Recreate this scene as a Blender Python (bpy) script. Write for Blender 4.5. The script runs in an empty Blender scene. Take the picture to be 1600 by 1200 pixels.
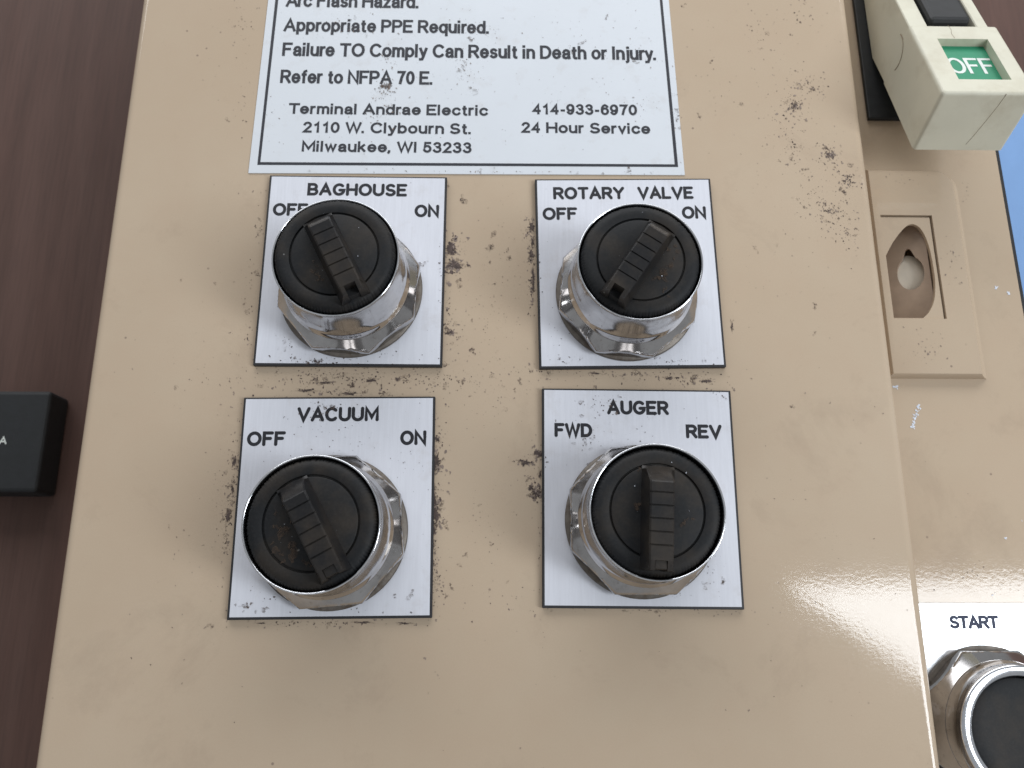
import bpy, bmesh, math, random
from mathutils import Vector, Matrix
random.seed(11)
PI = math.pi
S = 0.001                                   # everything below is written in millimetres
scene = bpy.context.scene
C = scene.collection

# ------------------------------------------------------------------ camera, world, lamps, exposure
cam_d = bpy.data.cameras.new('camera'); cam = bpy.data.objects.new('camera', cam_d); C.objects.link(cam)
cam_d.sensor_width = 36.0
cam_d.lens = 1268.4 / 1600 * 36.0
cam_d.clip_start = 0.01; cam_d.clip_end = 20
cam_d.dof.use_dof = True; cam_d.dof.focus_distance = 0.205; cam_d.dof.aperture_fstop = 24.0
rx, ry, rz = 0.262139, -0.016650, 0.000977
cam.matrix_world = Matrix.Translation((-0.00184, -0.05893, 0.20955)) @ (
    Matrix.Rotation(rz, 4, 'Z') @ Matrix.Rotation(ry, 4, 'Y') @ Matrix.Rotation(rx, 4, 'X'))
scene.camera = cam

w = bpy.data.worlds.new('World'); scene.world = w; w.use_nodes = True
w.node_tree.nodes['Background'].inputs[0].default_value = (0.94, 0.97, 1.0, 1)
w.node_tree.nodes['Background'].inputs[1].default_value = 0.34

def area_lamp(name, centre, xdir, ydir, sx, sy, power, color):
    d = bpy.data.lights.new(name, 'AREA'); d.shape = 'RECTANGLE'
    d.size = sx * S; d.size_y = sy * S; d.energy = power; d.color = color
    o = bpy.data.objects.new(name, d); C.objects.link(o)
    xd = Vector(xdir).normalized(); yd = Vector(ydir).normalized(); zd = xd.cross(yd)
    m = Matrix((xd, yd, zd)).transposed().to_4x4(); m.translation = Vector(centre) * S
    o.matrix_world = m
    return o
# bright daylight window to the right (its mirror image is the glare on the lacquered door)
O = Vector((561.1, -27.7, 1417.3)); e1 = Vector((0.9230, 0.0335, 0.3834)).normalized(); e2 = Vector((0.3562, -0.4517, -0.8180)).normalized()
e2 = (e2 - e1 * e1.dot(e2)).normalized()
area_lamp('window_lamp', O + e1 * 450 + e2 * 500, e2, e1, 1000, 900, 40.0, (0.90, 0.95, 1.0))
# wide soft skylight from behind and above the top of the cabinet
area_lamp('skylight_lamp', (-200, 1680, 880), (1, 0, 0), (0, 0.55, -0.83), 3000, 1000, 36.0, (0.97, 0.98, 1.0))

scene.view_settings.view_transform = 'Standard'
scene.view_settings.look = 'None'
scene.view_settings.exposure = 0.0
scene.view_settings.gamma = 1.0
scene.render.engine = 'CYCLES'

# ------------------------------------------------------------------ materials
def nodes(name):
    m = bpy.data.materials.new(name); m.use_nodes = True
    nt = m.node_tree; b = nt.nodes['Principled BSDF']
    return m, nt, b
def N(nt, t, **kw):
    n = nt.nodes.new(t)
    for k, v in kw.items():
        if k in n.inputs.keys(): n.inputs[k].default_value = v
        else: setattr(n, k, v)
    return n
def coords(nt, scale=(1, 1, 1)):
    g = N(nt, 'ShaderNodeNewGeometry'); m = N(nt, 'ShaderNodeMapping')
    m.inputs['Scale'].default_value = scale
    nt.links.new(g.outputs['Position'], m.inputs['Vector']); return m.outputs['Vector']
def noise(nt, vec, scale, detail=4, rough=0.55, dist=0.0):
    n = N(nt, 'ShaderNodeTexNoise', Scale=scale, Detail=detail, Roughness=rough, Distortion=dist)
    nt.links.new(vec, n.inputs['Vector']); return n.outputs['Fac']
def ramp(nt, fac, stops):
    r = N(nt, 'ShaderNodeValToRGB'); e = r.color_ramp.elements
    while len(e) < len(stops): e.new(0.5)
    for i, (p, c) in enumerate(stops):
        e[i].position = p; e[i].color = (c[0], c[1], c[2], 1) if isinstance(c, (tuple, list)) else (c, c, c, 1)
    nt.links.new(fac, r.inputs['Fac']); return r.outputs['Color']
def mix(nt, fac, a, b, mode='MIX'):
    m = N(nt, 'ShaderNodeMix', data_type='RGBA', blend_type=mode)
    for s, v in ((0, fac), (6, a), (7, b)):
        if isinstance(v, bpy.types.NodeSocket): nt.links.new(v, m.inputs[s])
        elif s == 0: m.inputs[0].default_value = v
        else: m.inputs[s].default_value = (v[0], v[1], v[2], 1)
    return m.outputs[2]
def bump(nt, b, h, strength, dist):
    n = N(nt, 'ShaderNodeBump', Strength=strength, Distance=dist)
    nt.links.new(h, n.inputs['Height']); nt.links.new(n.outputs['Normal'], b.inputs['Normal'])
def setc(nt, b, c):
    if isinstance(c, bpy.types.NodeSocket): nt.links.new(c, b.inputs['Base Color'])
    else: b.inputs['Base Color'].default_value = (c[0], c[1], c[2], 1)
def simple(name, col, rough=0.5, metal=0.0, spec=0.5, var=0.08, vs=300, bs=0.0, bsc=900, dirt=None):
    m, nt, b = nodes(name); v = coords(nt)
    n = noise(nt, v, vs, 5)
    lo = tuple(c * (1 - var) for c in col); hi = tuple(min(1, c * (1 + var)) for c in col)
    c = ramp(nt, n, [(0.3, lo), (0.7, hi)])
    if dirt:                                                   # (colour, noise scale, threshold, softness, amount)
        dn = noise(nt, v, dirt[1], 6, 0.65)
        f = ramp(nt, dn, [(dirt[2], 0.0), (dirt[2] + dirt[3], dirt[4])])
        c = mix(nt, f, c, dirt[0])
    setc(nt, b, c)
    b.inputs['Roughness'].default_value = rough; b.inputs['Metallic'].default_value = metal
    b.inputs['Specular IOR Level'].default_value = spec
    if bs: bump(nt, b, noise(nt, v, bsc, 3), bs, 0.0002)
    return m

def paint_material(name, orange):
    m, nt, b = nodes(name); v = coords(nt)
    big = noise(nt, v, 14, 4, 0.6); mid = noise(nt, v, 90, 5, 0.6); fine = noise(nt, v, 2600, 3, 0.7)
    c = ramp(nt, big, [(0.3, (0.492, 0.385, 0.277)), (0.7, (0.528, 0.423, 0.311))])
    c = mix(nt, ramp(nt, mid, [(0.35, 0.0), (0.75, 0.20)]), c, (0.485, 0.350, 0.250))
    c = mix(nt, ramp(nt, fine, [(0.3, 0.0), (0.8, 0.16)]), c, (0.35, 0.28, 0.21))
    # faint grubby film with its own shape
    g = noise(nt, v, 34, 7, 0.72, 0.4)
    c = mix(nt, ramp(nt, g, [(0.56, 0.0), (0.72, 0.22)]), c, (0.28, 0.21, 0.155))
    # tiny pores and specks in the lacquer
    vo = N(nt, 'ShaderNodeTexVoronoi', Scale=210); nt.links.new(v, vo.inputs['Vector'])
    sel = noise(nt, v, 60, 3, 0.6)
    sp = ramp(nt, vo.outputs['Distance'], [(0.055, 1.0), (0.085, 0.0)])
    sp2 = ramp(nt, sel, [(0.57, 0.0), (0.62, 0.6)])
    c = mix(nt, mix(nt, 1.0, sp, sp2, 'MULTIPLY'), c, (0.14, 0.10, 0.09))
    setc(nt, b, c)
    r = ramp(nt, mid, [(0.3, 0.055), (0.8, 0.10)])
    nt.links.new(r, b.inputs['Roughness'])
    b.inputs['Specular IOR Level'].default_value = 0.5
    vv = coords(nt, (1.0, 1.35, 1.0))
    h1 = noise(nt, vv, 820, 2, 0.5); h2 = noise(nt, vv, 130, 2, 0.5)
    hm = mix(nt, 0.30, h1, h2)
    bump(nt, b, hm, orange, 0.0004)
    return m
M = {}
M['paint'] = paint_material('tan_lacquer', 0.032)
M['paint_lit'] = simple('tan_lacquer_lit', (0.78, 0.70, 0.58), 0.2, var=0.05)  # tan lacquer lightened so the hasp pocket looks lit; brightness is in the colour

M['paint_shaded'] = simple('shaded_tan_lacquer', (0.42, 0.305, 0.22), 0.35, var=0.1, vs=200)  # tan lacquer of the lock tab, pocket shade put into its brown
def brushed_white(name, col, rough, metal):
    m, nt, b = nodes(name)
    v = coords(nt, (1.0, 40.0, 1.0) if metal else (1.0, 0.06, 1.0)); v2 = coords(nt)
    st = noise(nt, v, 1600 if not metal else 120, 3, 0.6)
    lo = tuple(x * 0.93 for x in col)
    c = ramp(nt, st, [(0.3, lo), (0.7, col)])
    g = noise(nt, v2, 120, 7, 0.7)
    c = mix(nt, ramp(nt, g, [(0.55, 0.0), (0.75, 0.28)]), c, (0.42, 0.37, 0.33))
    setc(nt, b, c)
    b.inputs['Roughness'].default_value = rough; b.inputs['Metallic'].default_value = metal
    bump(nt, b, st, 0.05, 0.0001)
    return m
M['plate_white'] = brushed_white('engraving_laminate_silver', (0.70, 0.715, 0.775), 0.38, 0.0)
M['start_metal'] = brushed_white('brushed_aluminium', (0.74, 0.76, 0.78), 0.30, 0.85)
M['plate_core'] = simple('laminate_black_core', (0.022, 0.022, 0.025), 0.45)
M['engrave'] = simple('engraved_black', (0.012, 0.013, 0.018), 0.7)
M['ink'] = simple('printed_ink', (0.016, 0.018, 0.026), 0.6, var=0.15, vs=900)
M['blue_ink'] = simple('dark_blue_ink', (0.03, 0.04, 0.08), 0.6)
M['sticker'] = simple('white_vinyl', (0.655, 0.685, 0.725), 0.32, var=0.02, vs=40, dirt=((0.42, 0.36, 0.31), 150, 0.56, 0.2, 0.22))
def chrome(name, base, r0, r1):
    m, nt, b = nodes(name); v = coords(nt)
    n = noise(nt, v, 420, 6, 0.7); n2 = noise(nt, v, 110, 5, 0.65)
    c = ramp(nt, n2, [(0.38, base), (0.66, tuple(x * 0.74 for x in base))])
    grime = ramp(nt, n, [(0.58, 0.0), (0.70, 0.42)])
    c = mix(nt, grime, c, (0.16, 0.12, 0.09))
    setc(nt, b, c)
    nt.links.new(ramp(nt, n2, [(0.35, r0), (0.72, r1)]), b.inputs['Roughness'])
    b.inputs['Metallic'].default_value = 1.0
    bump(nt, b, n, 0.02, 0.0002)
    return m
M['chrome'] = chrome('worn_chrome', (0.56, 0.545, 0.54), 0.05, 0.18)
M['rim'] = chrome('bright_chrome_rim', (0.86, 0.88, 0.92), 0.10, 0.2)
M['washer'] = simple('dull_steel', (0.17, 0.15, 0.13), 0.5, metal=0.6, var=0.25, vs=500, dirt=((0.10, 0.075, 0.055), 300, 0.5, 0.15, 0.8))
def black_plastic(name, col, dustcol, amount, rough):
    m, nt, b = nodes(name)
    tc = N(nt, 'ShaderNodeNewGeometry'); v = tc.outputs['Position']
    n = noise(nt, v, 85, 5, 0.6); f = noise(nt, v, 1500, 4, 0.7)
    c = mix(nt, ramp(nt, n, [(0.44, 0.0), (0.70, amount)]), col, dustcol)
    c = mix(nt, ramp(nt, f, [(0.45, 0.0), (0.8, 0.10)]), c, (0.10, 0.095, 0.09))
    vo = N(nt, 'ShaderNodeTexVoronoi', Scale=260); nt.links.new(v, vo.inputs['Vector'])
    sel = noise(nt, v, 190, 2, 0.5)
    k = mix(nt, 1.0, ramp(nt, vo.outputs['Distance'], [(0.05, 1.0), (0.09, 0.0)]), ramp(nt, sel, [(0.63, 0.0), (0.66, 0.55)]), 'MULTIPLY')
    c = mix(nt, k, c, (0.5, 0.5, 0.48))
    setc(nt, b, c); b.inputs['Roughness'].default_value = rough
    b.inputs['Specular IOR Level'].default_value = 0.3
    bump(nt, b, f, 0.12, 0.0001)
    return m
M['black'] = black_plastic('black_bakelite', (0.006, 0.007, 0.0085), (0.032, 0.024, 0.017), 0.75, 0.6)
M['black_lever'] = black_plastic('black_lever_plastic', (0.011, 0.011, 0.012), (0.042, 0.033, 0.025), 0.8, 0.36)
M['black_deep'] = simple('deep_black', (0.006, 0.006, 0.007), 0.8)
M['black_dark'] = simple('black_moulding', (0.012, 0.013, 0.014), 0.6, var=0.3)
M['box_black'] = simple('black_enamel', (0.013, 0.015, 0.017), 0.6, var=0.15, bs=0.2)
M['ivory'] = simple('ivory_plastic', (0.635, 0.61, 0.49), 0.42, var=0.05, vs=60, bs=0.08, dirt=((0.42, 0.36, 0.25), 70, 0.5, 0.22, 0.45))
M['green'] = simple('green_print', (0.009, 0.24, 0.12), 0.5, var=0.06)
M['white_ink'] = simple('white_print', (0.72, 0.76, 0.72), 0.5)
M['crack'] = simple('hairline_crack', (0.28, 0.22, 0.15), 0.7)
M['edge_black'] = simple('matte_black', (0.015, 0.015, 0.017), 0.7)
M['blue'] = simple('blue_board', (0.175, 0.315, 0.57), 0.6, var=0.04, vs=60)
M['grime'] = simple('dark_grime', (0.085, 0.060, 0.052), 0.8, var=0.45, vs=800)
M['grime_soft'] = simple('faint_grime', (0.24, 0.185, 0.155), 0.7, var=0.3, vs=600)
M['chip'] = simple('pale_paint_fleck', (0.72, 0.76, 0.84), 0.5)
def wood():
    m, nt, b = nodes('dark_walnut_laminate')
    v = coords(nt, (1.0, 0.045, 1.0)); v2 = coords(nt, (1.0, 0.12, 1.0))
    a = noise(nt, v, 90, 5, 0.6, 0.3); f = noise(nt, v, 900, 3, 0.6); g = noise(nt, v2, 24, 4, 0.6, 0.6)
    c = ramp(nt, g, [(0.3, (0.105, 0.060, 0.049)), (0.55, (0.125, 0.076, 0.063)), (0.75, (0.138, 0.086, 0.073))])
    c = mix(nt, ramp(nt, a, [(0.4, 0.0), (0.72, 0.65)]), c, (0.078, 0.048, 0.040))
    c = mix(nt, ramp(nt, f, [(0.45, 0.0), (0.8, 0.35)]), c, (0.048, 0.034, 0.032))
    setc(nt, b, c); b.inputs['Roughness'].default_value = 0.55; b.inputs['Specular IOR Level'].default_value = 0.15
    bump(nt, b, f, 0.1, 0.0002)
    return m
M['wood'] = wood()

def smear_material():
    m, nt, b = nodes('thin_brown_smear'); v = coords(nt)
    a = noise(nt, v, 1500, 6, 0.75); g = noise(nt, v, 260, 3, 0.6)
    f = mix(nt, 1.0, ramp(nt, a, [(0.42, 0.0), (0.62, 0.95)]), ramp(nt, g, [(0.40, 0.0), (0.62, 1.0)]), 'MULTIPLY')
    nt.links.new(f, b.inputs['Alpha']); b.inputs['Base Color'].default_value = (0.12, 0.085, 0.068, 1); b.inputs['Roughness'].default_value = 0.8
    return m
M['smear'] = smear_material()
def dust_material():
    m, nt, b = nodes('brown_cap_dust'); v = coords(nt)
    a = noise(nt, v, 900, 6, 0.75)
    nt.links.new(ramp(nt, a, [(0.36, 0.0), (0.72, 0.85)]), b.inputs['Alpha']); b.inputs['Base Color'].default_value = (0.075, 0.050, 0.034, 1); b.inputs['Roughness'].default_value = 0.9
    return m
M['cap_dust'] = dust_material()
# ------------------------------------------------------------------ builders
def thing(name, label, cat, loc=(0, 0, 0), rotz=0.0, group=None):
    o = bpy.data.objects.new(name, None); C.objects.link(o)
    o.location = Vector(loc) * S; o.rotation_euler = (0, 0, rotz)
    o.empty_display_size = 0.01
    o['label'] = label; o['category'] = cat
    if group: o['group'] = group
    o['_base'] = list(loc)
    return o
def mesh_of(name, V, F, mat, off=(0, 0, 0), smooth=None):
    me = bpy.data.meshes.new(name)
    me.from_pydata([((x - off[0]) * S, (y - off[1]) * S, (z - off[2]) * S) for x, y, z in V], [], F)
    me.materials.append(mat); me.update()
    if smooth is not None:
        for p in me.polygons: p.use_smooth = True
        try: me.set_sharp_from_angle(angle=math.radians(smooth))
        except Exception: pass
    return me
def obj(name, VF, mat, parent=None, smooth=None, label=None, kind=None):
    off = (0, 0, 0)
    if parent is not None:
        r = parent
        while r.parent: r = r.parent
        off = r.get('_base', [0, 0, 0])
    me = mesh_of(name, VF[0], VF[1], mat, off, smooth)
    o = bpy.data.objects.new(name, me); C.objects.link(o)
    if parent is not None: o.parent = parent
    if label: o['label'] = label
    if kind: o['kind'] = kind
    return o
def bm_vf(bm):
    bm.verts.index_update()
    r = ([tuple(v.co) for v in bm.verts], [[v.index for v in f.verts] for f in bm.faces]); bm.free(); return r
def box(x0, x1, y0, y1, z0, z1, bev=0.0, seg=2):
    bm = bmesh.new(); bmesh.ops.create_cube(bm, size=1)
    for v in bm.verts:
        v.co = (x0 + (v.co.x + .5) * (x1 - x0), y0 + (v.co.y + .5) * (y1 - y0), z0 + (v.co.z + .5) * (z1 - z0))
    if bev: bmesh.ops.bevel(bm, geom=bm.edges[:], offset=bev, segments=seg, affect='EDGES', profile=0.5)
    return bm_vf(bm)
def join(*vfs):
    V, F = [], []
    for v, f in vfs:
        n = len(V); V += v; F += [[i + n for i in q] for q in f]
    return V, F
def prism(poly, z0, z1, bev=0.0, seg=2):                 # polygon in xy, extruded in z
    bm = bmesh.new(); vs = [bm.verts.new((x, y, z0)) for x, y in poly]
    f = bm.faces.new(vs); r = bmesh.ops.extrude_face_region(bm, geom=[f])
    for v in r['geom']:
        if isinstance(v, bmesh.types.BMVert): v.co.z = z1
    bmesh.ops.recalc_face_normals(bm, faces=bm.faces)
    if bev: bmesh.ops.bevel(bm, geom=bm.edges[:], offset=bev, segments=seg, affect='EDGES', profile=0.5)
    return bm_vf(bm)
def prism_x(poly, x0, x1, bev=0.0, seg=2):               # polygon in yz, extruded in x
    V, F = prism(poly, x0, x1, bev, seg)
    return [(z, x, y) for x, y, z in V], F
def prism_y(poly, y0, y1, bev=0.0, seg=2):               # polygon in xz, extruded in y
    V, F = prism(poly, -y1, -y0, bev, seg)
    return [(x, -z, y) for x, y, z in V], F
def lathe(profile, n=96, rf=None, cap=True):
    """profile: list of (r, z) from bottom/outside inwards to the top; rf(theta, r, z) may change r"""
    V, F = [], []
    for (r, z) in profile:
        for i in range(n):
            t = 2 * PI * i / n; rr = rf(t, r, z) if rf else r
            V.append((rr * math.cos(t), rr * math.sin(t), z))
    for j in range(len(profile) - 1):
        for i in range(n):
            a = j * n + i; b = j * n + (i + 1) % n
            F.append([a, b, b + n, a + n])
    if cap:
        k = (len(profile) - 1) * n; F.append(list(range(k, k + n)))
    return V, F
def shift(VF, dx=0, dy=0, dz=0):
    return [(x + dx, y + dy, z + dz) for x, y, z in VF[0]], VF[1]
def rounded_rect(x0, x1, y0, y1, r, n=6, corners=(1, 1, 1, 1)):
    P = []
    for k, (cx, cy, a0) in enumerate([(x1, y1, 0), (x0, y1, 90), (x0, y0, 180), (x1, y0, 270)]):
        if not corners[k]: P.append((cx, cy)); continue
        ox = cx - r if cx == x1 else cx + r; oy = cy - r if cy == y1 else cy + r
        for i in range(n + 1):
            t = math.radians(a0 + 90 * i / n); P.append((ox + r * math.cos(t), oy + r * math.sin(t)))
    return P

# single-stroke engraver's alphabet: strokes in a 0..w by 0..1 cell
def arc(cx, cy, rx_, ry_, a0, a1, n=12):
    return [(cx + rx_ * math.cos(math.radians(a0 + (a1 - a0) * i / n)), cy + ry_ * math.sin(math.radians(a0 + (a1 - a0) * i / n))) for i in range(n + 1)]
G = {
 'A': (.78, [[(0, 0), (.39, 1), (.78, 0)], [(.13, .32), (.65, .32)]]),
 'B': (.64, [[(0, .5), (.38, .5)] + arc(.38, .25, .26, .25, 90, -90)[1:] + [(0, 0), (0, 1), (.34, 1)] + arc(.34, .75, .24, .25, 90, -90)[1:]]),
 'D': (.70, [[(0, 0), (0, 1), (.30, 1)] + arc(.30, .5, .40, .5, 90, -90)[1:] + [(0, 0)]]),
 'C': (.74, [arc(.40, .5, .40, .5, 45, 315, 22)]),
 'E': (.60, [[(.60, 1), (0, 1), (0, 0), (.60, 0)], [(0, .52), (.50, .52)]]),
 'F': (.58, [[(.58, 1), (0, 1), (0, 0)], [(0, .52), (.46, .52)]]),
 'G': (.78, [arc(.40, .5, .40, .5, 48, 330, 22) + [(.78, .44), (.46, .44)]]),
 'H': (.70, [[(0, 0), (0, 1)], [(.70, 0), (.70, 1)], [(0, .5), (.70, .5)]]),
 'L': (.56, [[(0, 1), (0, 0), (.56, 0)]]),
 'M': (.84, [[(0, 0), (0, 1), (.42, .22), (.84, 1), (.84, 0)]]),
 'N': (.70, [[(0, 0), (0, 1), (.70, 0), (.70, 1)]]),
 'O': (.84, [arc(.42, .5, .42, .5, 90, 450, 30)]),
 'R': (.66, [[(0, 0), (0, 1), (.38, 1)] + arc(.38, .74, .26, .26, 90, -90)[1:] + [(0, .48)], [(.34, .48), (.66, 0)]]),
 'S': (.62, [arc(.32, .74, .28, .26, 35, 270, 14) + arc(.31, .24, .31, .24, 90, -150, 14)[1:]]),
 'T': (.68, [[(0, 1), (.68, 1)], [(.34, 1), (.34, 0)]]),
 'U': (.70, [[(0, 1), (0, .35)] + arc(.35, .35, .35, .35, 180, 360)[1:] + [(.70, 1)]]),
 'V': (.76, [[(0, 1), (.38, 0), (.76, 1)]]),
 'W': (1.04, [[(0, 1), (.26, 0), (.52, 1), (.78, 0), (1.04, 1)]]),
 'Y': (.72, [[(0, 1), (.36, .48), (.72, 1)], [(.36, .48), (.36, 0)]]),
}
def ribbon(P, hw, z, square=False):
    P = [Vector(p) for p in P]
    if square and (P[0] - P[-1]).length > 1e-6:
        P[0] = P[0] + (P[0] - P[1]).normalized() * hw * 0.96; P[-1] = P[-1] + (P[-1] - P[-2]).normalized() * hw * 0.96
    closed = (P[0] - P[-1]).length < 1e-6
    if closed: P = P[:-1]
    n = len(P); L, R_ = [], []
    for i in range(n):
        a = P[i - 1] if (i > 0 or closed) else None; b = P[(i + 1) % n] if (i < n - 1 or closed) else None
        d1 = (P[i] - a).normalized() if a is not None else None; d2 = (b - P[i]).normalized() if b is not None else None
        if d1 is None: d1 = d2
        if d2 is None: d2 = d1
        n1 = Vector((-d1.y, d1.x)); n2 = Vector((-d2.y, d2.x)); m = (n1 + n2)
        m = n1 if m.length < 1e-4 else m.normalized()
        k = hw / max(0.45, m.dot(n1)); L.append(P[i] + m * k); R_.append(P[i] - m * k)
    V = [(p.x, p.y, z + 0.03 * i_ / n) for i_, p in enumerate(L)] + [(p.x, p.y, z + 0.03 * i_ / n) for i_, p in enumerate(R_)]; F = []
    for i in range(n if closed else n - 1):
        j = (i + 1) % n; F.append([i + n, j + n, j, i])
    if not closed and not square:
        for idx, out in ((0, (P[0] - P[1]).normalized()), (n - 1, (P[-1] - P[-2]).normalized())):
            side = Vector((-out.y, out.x)); k = len(V)
            pts = [P[idx] + side * hw * math.cos(t) + out * hw * math.sin(t) for t in [PI * q / 6 for q in range(7)]]
            V += [(p.x, p.y, z + (0.03 if idx else -0.002)) for p in pts]; F.append(list(range(k + 6, k - 1, -1)))
    return V, F
def engrave(text, x, y, width, cap, z, stroke=0.87):
    """lettering with its left edge at x, baseline y, given total width and cap height (mm)"""
    gap = 0.30; adv = 0; st = []
    for ch in text:
        if ch == ' ': adv += .55; continue
        wd, strokes = G[ch]; st.append((adv, strokes)); adv += wd + gap
    tot = adv - gap; sx = (width - stroke) / tot; sy = cap - stroke; parts = []; k = 0
    for a, strokes in st:
        for s_ in strokes:
            parts.append(ribbon([(x + stroke / 2 + (a + px) * sx, y + stroke / 2 + py * sy) for px, py in s_], stroke / 2, z + 0.012 * (k % 3))); k += 1
    return join(*parts)
def ell(cx, cy, a, b): return arc(cx, cy, a, b, 90, 450, 24)
XH = .70
GP = dict(G)
GP.update({
 'P': (.63, [[(0, 0), (0, 1), (.36, 1)] + arc(.36, .73, .27, .27, 90, -90)[1:] + [(0, .46)]]),
 'I': (.0, [[(0, 0), (0, 1)]]),
 'a': (.50, [[(.04, .50)] + arc(.25, .49, .21, .21, 150, 0)[1:] + [(.46, .06), (.49, 0)], [(.46, .40), (.20, .35), (.05, .27), (.02, .16), (.07, .04), (.20, -.01), (.34, .03), (.45, .14)]]),
 'b': (.52, [[(0, 1), (0, 0)], ell(.26, .35, .26, .35)]),
 'c': (.49, [arc(.27, .35, .27, .35, 38, 322, 18)]),
 'd': (.52, [[(.52, 1), (.52, 0)], ell(.26, .35, .26, .35)]),
 'e': (.53, [[(.04, .36), (.53, .36)] + arc(.27, .35, .26, .35, 10, 322, 20)]),
 'f': (.28, [[(.13, 0), (.13, .84)] + arc(.28, .84, .15, .16, 180, 95, 6)[1:], [(.03, .68), (.24, .68)]]),
 'h': (.48, [[(0, 1), (0, 0)], [(0, .40)] + arc(.24, .44, .24, .26, 175, 0) + [(.48, 0)]]),
 'i': (.0, [[(0, 0), (0, .665)], [(0, .99), (0, 1.0)]]),
 'j': (.10, [[(.10, XH), (.10, -.16)] + arc(.0, -.16, .10, .12, 0, -80, 5)[1:], [(.10, .99), (.10, 1.0)]]),
 'k': (.46, [[(0, 1), (0, 0)], [(.38, .68), (.06, .30)], [(.16, .40), (.42, .03)]]),
 'l': (.0, [[(0, 1), (0, 0)]]),
 'm': (.78, [[(0, XH), (0, 0)], [(0, .42)] + arc(.195, .47, .195, .23, 175, 0) + [(.39, 0)], [(.39, .42)] + arc(.585, .47, .195, .23, 175, 0) + [(.78, 0)]]),
 'n': (.48, [[(0, XH), (0, 0)], [(0, .40)] + arc(.24, .44, .24, .26, 175, 0) + [(.48, 0)]]),
 'o': (.54, [ell(.27, .35, .27, .35)]),
 'p': (.52, [[(0, XH), (0, -.28)], ell(.26, .35, .26, .35)]),
 'q': (.52, [[(.52, XH), (.52, -.28)], ell(.26, .35, .26, .35)]),
 'r': (.26, [[(0, XH), (0, 0)], [(0, .38)] + arc(.24, .42, .24, .28, 175, 92, 7)]),
 's': (.44, [arc(.22, .525, .19, .175, 30, 265, 12) + arc(.22, .175, .21, .175, 88, -150, 12)[1:]]),
 't': (.26, [[(.12, .90), (.12, .14)] + arc(.25, .14, .13, .15, 180, 275, 6)[1:], [(.04, .68), (.22, .68)]]),
 'u': (.48, [[(0, XH), (0, .26)] + arc(.24, .26, .24, .26, 180, 360)[1:], [(.48, XH), (.48, 0)]]),
 'v': (.46, [[(.01, .68), (.23, .02), (.45, .68)]]),
 'w': (.74, [[(.01, .68), (.185, .03), (.37, .66), (.555, .03), (.73, .68)]]),
 'y': (.48, [[(.01, .68), (.25, .04)], [(.47, .68), (.24, -.06), (.16, -.26), (.02, -.27)]]),
 'z': (.42, [[(.02, XH), (.42, XH), (0, 0), (.42, 0)]]),
 '0': (.50, [ell(.25, .5, .25, .5)]),
 '1': (.40, [[(.08, .76), (.20, .84), (.28, .98), (.28, 0)]]),
 '2': (.50, [arc(.25, .74, .23, .26, 165, -35, 14) + [(.02, 0), (.50, 0)]]),
 '3': (.50, [arc(.24, .76, .21, .24, 155, -85, 12) + arc(.24, .27, .25, .27, 88, -155, 14)]),
 '4': (.54, [[(.40, 0), (.40, .97), (.03, .28), (.50, .28)]]),
 '5': (.50, [[(.45, 1), (.10, 1), (.05, .50)] + arc(.25, .33, .24, .32, 125, -152, 16)]),
 '6': (.50, [ell(.26, .32, .24, .32), arc(.27, .5, .25, .5, 42, 195, 14)]),
 '7': (.50, [[(.02, 1), (.49, 1), (.30, .55), (.19, .02)]]),
 '9': (.50, [ell(.24, .68, .24, .32), arc(.23, .5, .25, .5, 222, 375, 14)]),
 '-': (.24, [[(.04, .36), (.20, .36)]]),
 '.': (.0, [[(0, -.005), (0, .015)]]),
 ',': (.0, [[(0, .02), (0, -.05), (-.04, -.14)]]),
})
def sans(text, x, y, width, cap, z, weight=0.17, gap=0.27):
    stroke = weight * cap; adv = 0; st = []; prev = ''
    for ch in text:
        if ch == ' ': adv += .36; prev = ' '; continue
        wd, strokes = GP[ch]
        if prev in 'AWVTyrP' and ch in 'acdeouyrW.,': adv -= .07
        st.append((adv, strokes)); adv += wd + (gap + .05 if wd < .05 else gap); prev = ch
    tot = adv - gap; sx = (width - stroke) / tot; sy = cap - stroke; parts = []; k = 0
    for a, strokes in st:
        for s_ in strokes:
            parts.append(ribbon([(x + stroke / 2 + (a + px) * sx, y + stroke / 2 + py * sy) for px, py in s_], stroke / 2, z + 0.010 * (k % 3), square=True)); k += 1
    return join(*parts)
# grime flakes: irregular little polygons lying on a surface
def flakes(clusters, z, seed=1):
    rnd = random.Random(seed); V, F = [], []
    for (cx, cy, sx, sy, n, s0, s1) in clusters:
        r = s0
        for q_ in range(n):
            if q_ == 0 or rnd.random() < 0.40:
                k_ = 0.35 + 1.25 * rnd.random() ** 1.6; x = cx + rnd.gauss(0, sx) * k_; y = cy + rnd.gauss(0, sy) * k_
            else:
                a_ = rnd.random() * 2 * PI; x += r * 1.1 * math.cos(a_); y += r * 1.3 * math.sin(a_)
            r = 0.8 * s0 * (s1 / s0) ** (rnd.random() ** 2.6)
            k = rnd.randint(5, 9); a0 = rnd.random() * 6.28; el = rnd.uniform(0.45, 1.0); ea = rnd.random() * PI
            zz = z + rnd.uniform(0, 0.10); b = len(V)
            for i in range(k):
                t = a0 + 2 * PI * i / k; q = r * rnd.uniform(0.45, 1.25)
                px, py = q * math.cos(t), q * math.sin(t) * el
                V.append((x + px * math.cos(ea) - py * math.sin(ea), y + px * math.sin(ea) + py * math.cos(ea), zz))
            F.append(list(range(b, b + k)))
    return V, F
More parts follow.
